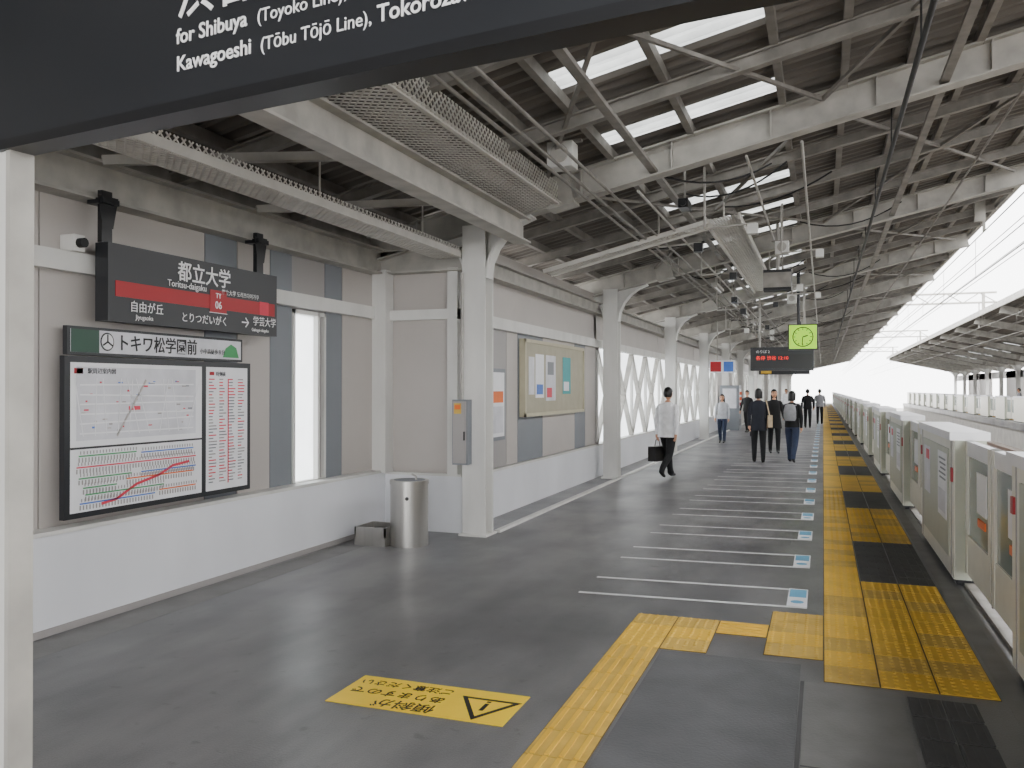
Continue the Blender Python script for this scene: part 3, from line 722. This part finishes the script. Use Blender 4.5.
person('man_in_white_shirt',-2.74,16.0,-22,1.72,c_white,c_black,la=(24,12),ra=(-14,-46),bag='hand',arms=((-5,5),(-18,-4)),coat=.06)
person('woman_in_dark_suit',-1.38,20.1,10,1.66,c_navy,c_black,hair='bob',female=True,coat=.12,la=(3,0),ra=(-3,-6),bag='shoulder')
person('woman_in_dark_coat',-1.2,23.2,-170,1.64,c_black,c_black,hair='long',female=True,coat=.2,la=(4,0),ra=(-4,-8),arms=((10,60),(10,50)))
person('woman_with_backpack',-.66,20.3,-12,1.62,c_black,c_denim,hair='bob',female=True,la=(16,6),ra=(-14,-32),bag='back',arms=((20,60),(-6,6)))
person('woman_in_light_jacket',-2.95,27.1,175,1.5,c_lt,c_denim,hair='long',female=True,la=(14,4),ra=(-8,-20))
person('pedestrian',-2.75,34,150,1.6,c_black,c_black,la=(6,2),ra=(-6,-12))
person('pedestrian',-.62,38.5,0,1.66,c_black,c_black,la=(12,2),ra=(-10,-22))
person('pedestrian',-.15,43,0,1.66,c_grey,c_black,la=(-12,-20),ra=(10,2))
person('pedestrian',-1.9,49,180,1.66,c_white,c_black,la=(-12,-20),ra=(10,2))
person('pedestrian',11.2,27,90,1.7,c_navy,c_black,la=(3,0),ra=(-3,-4))
person('pedestrian',11.0,40,90,1.7,c_black,c_denim,la=(3,0),ra=(-3,-4))
person('pedestrian',10.8,57,90,1.7,c_grey,c_black,la=(3,0),ra=(-3,-4))
b=B('baby_stroller'); x,y=-2.2,31.6
for dx in(-.22,.22):
    for dy in(-.3,.3): b.cyl((x+dx-.02,y+dy,.09),(x+dx+.02,y+dy,.09),.09,m_black,n=14)
    b.cyl((x+dx,y-.3,.1),(x+dx,y+.25,.7),.014,m_steel,n=8); b.cyl((x+dx,y+.3,.1),(x+dx,y-.2,.6),.014,m_steel,n=8); b.cyl((x+dx,y+.25,.7),(x+dx,y+.4,1.0),.014,m_steel,n=8)
b.cyl((x-.22,y+.4,1.0),(x+.22,y+.4,1.0),.018,m_black,n=8); b.loft([(x,y,.35,.18,.25),(x,y,.5,.21,.3),(x,y+.05,.7,.2,.22)],c_black); b.ell((x,y+.1,.75),(.22,.28,.28),c_black,cond=lambda q:q.z>0)
b.done()

# ---------------------------------------------------------------- world & camera
w=bpy.data.worlds.new('overcast'); bpy.context.scene.world=w; w.use_nodes=True
nt=w.node_tree; bg=nt.nodes['Background']
tc=nt.nodes.new('ShaderNodeTexCoord'); sp=nt.nodes.new('ShaderNodeSeparateXYZ'); cr=nt.nodes.new('ShaderNodeValToRGB')
nt.links.new(tc.outputs['Generated'],sp.inputs[0]); nt.links.new(sp.outputs['Z'],cr.inputs['Fac'])
cr.color_ramp.elements[0].color=(.97,.97,.97,1); cr.color_ramp.elements[1].color=(.98,.98,1,1)
nt.links.new(cr.outputs['Color'],bg.inputs['Color']); bg.inputs['Strength'].default_value=8.3
cam=bpy.data.cameras.new('camera'); co=bpy.data.objects.new('camera',cam); bpy.context.collection.objects.link(co)
co.location=(0,0,1.68); co.rotation_euler=(R(90.34),0,R(20.1)); cam.lens=29.88; cam.sensor_width=36; cam.clip_end=1000
bpy.context.scene.camera=co
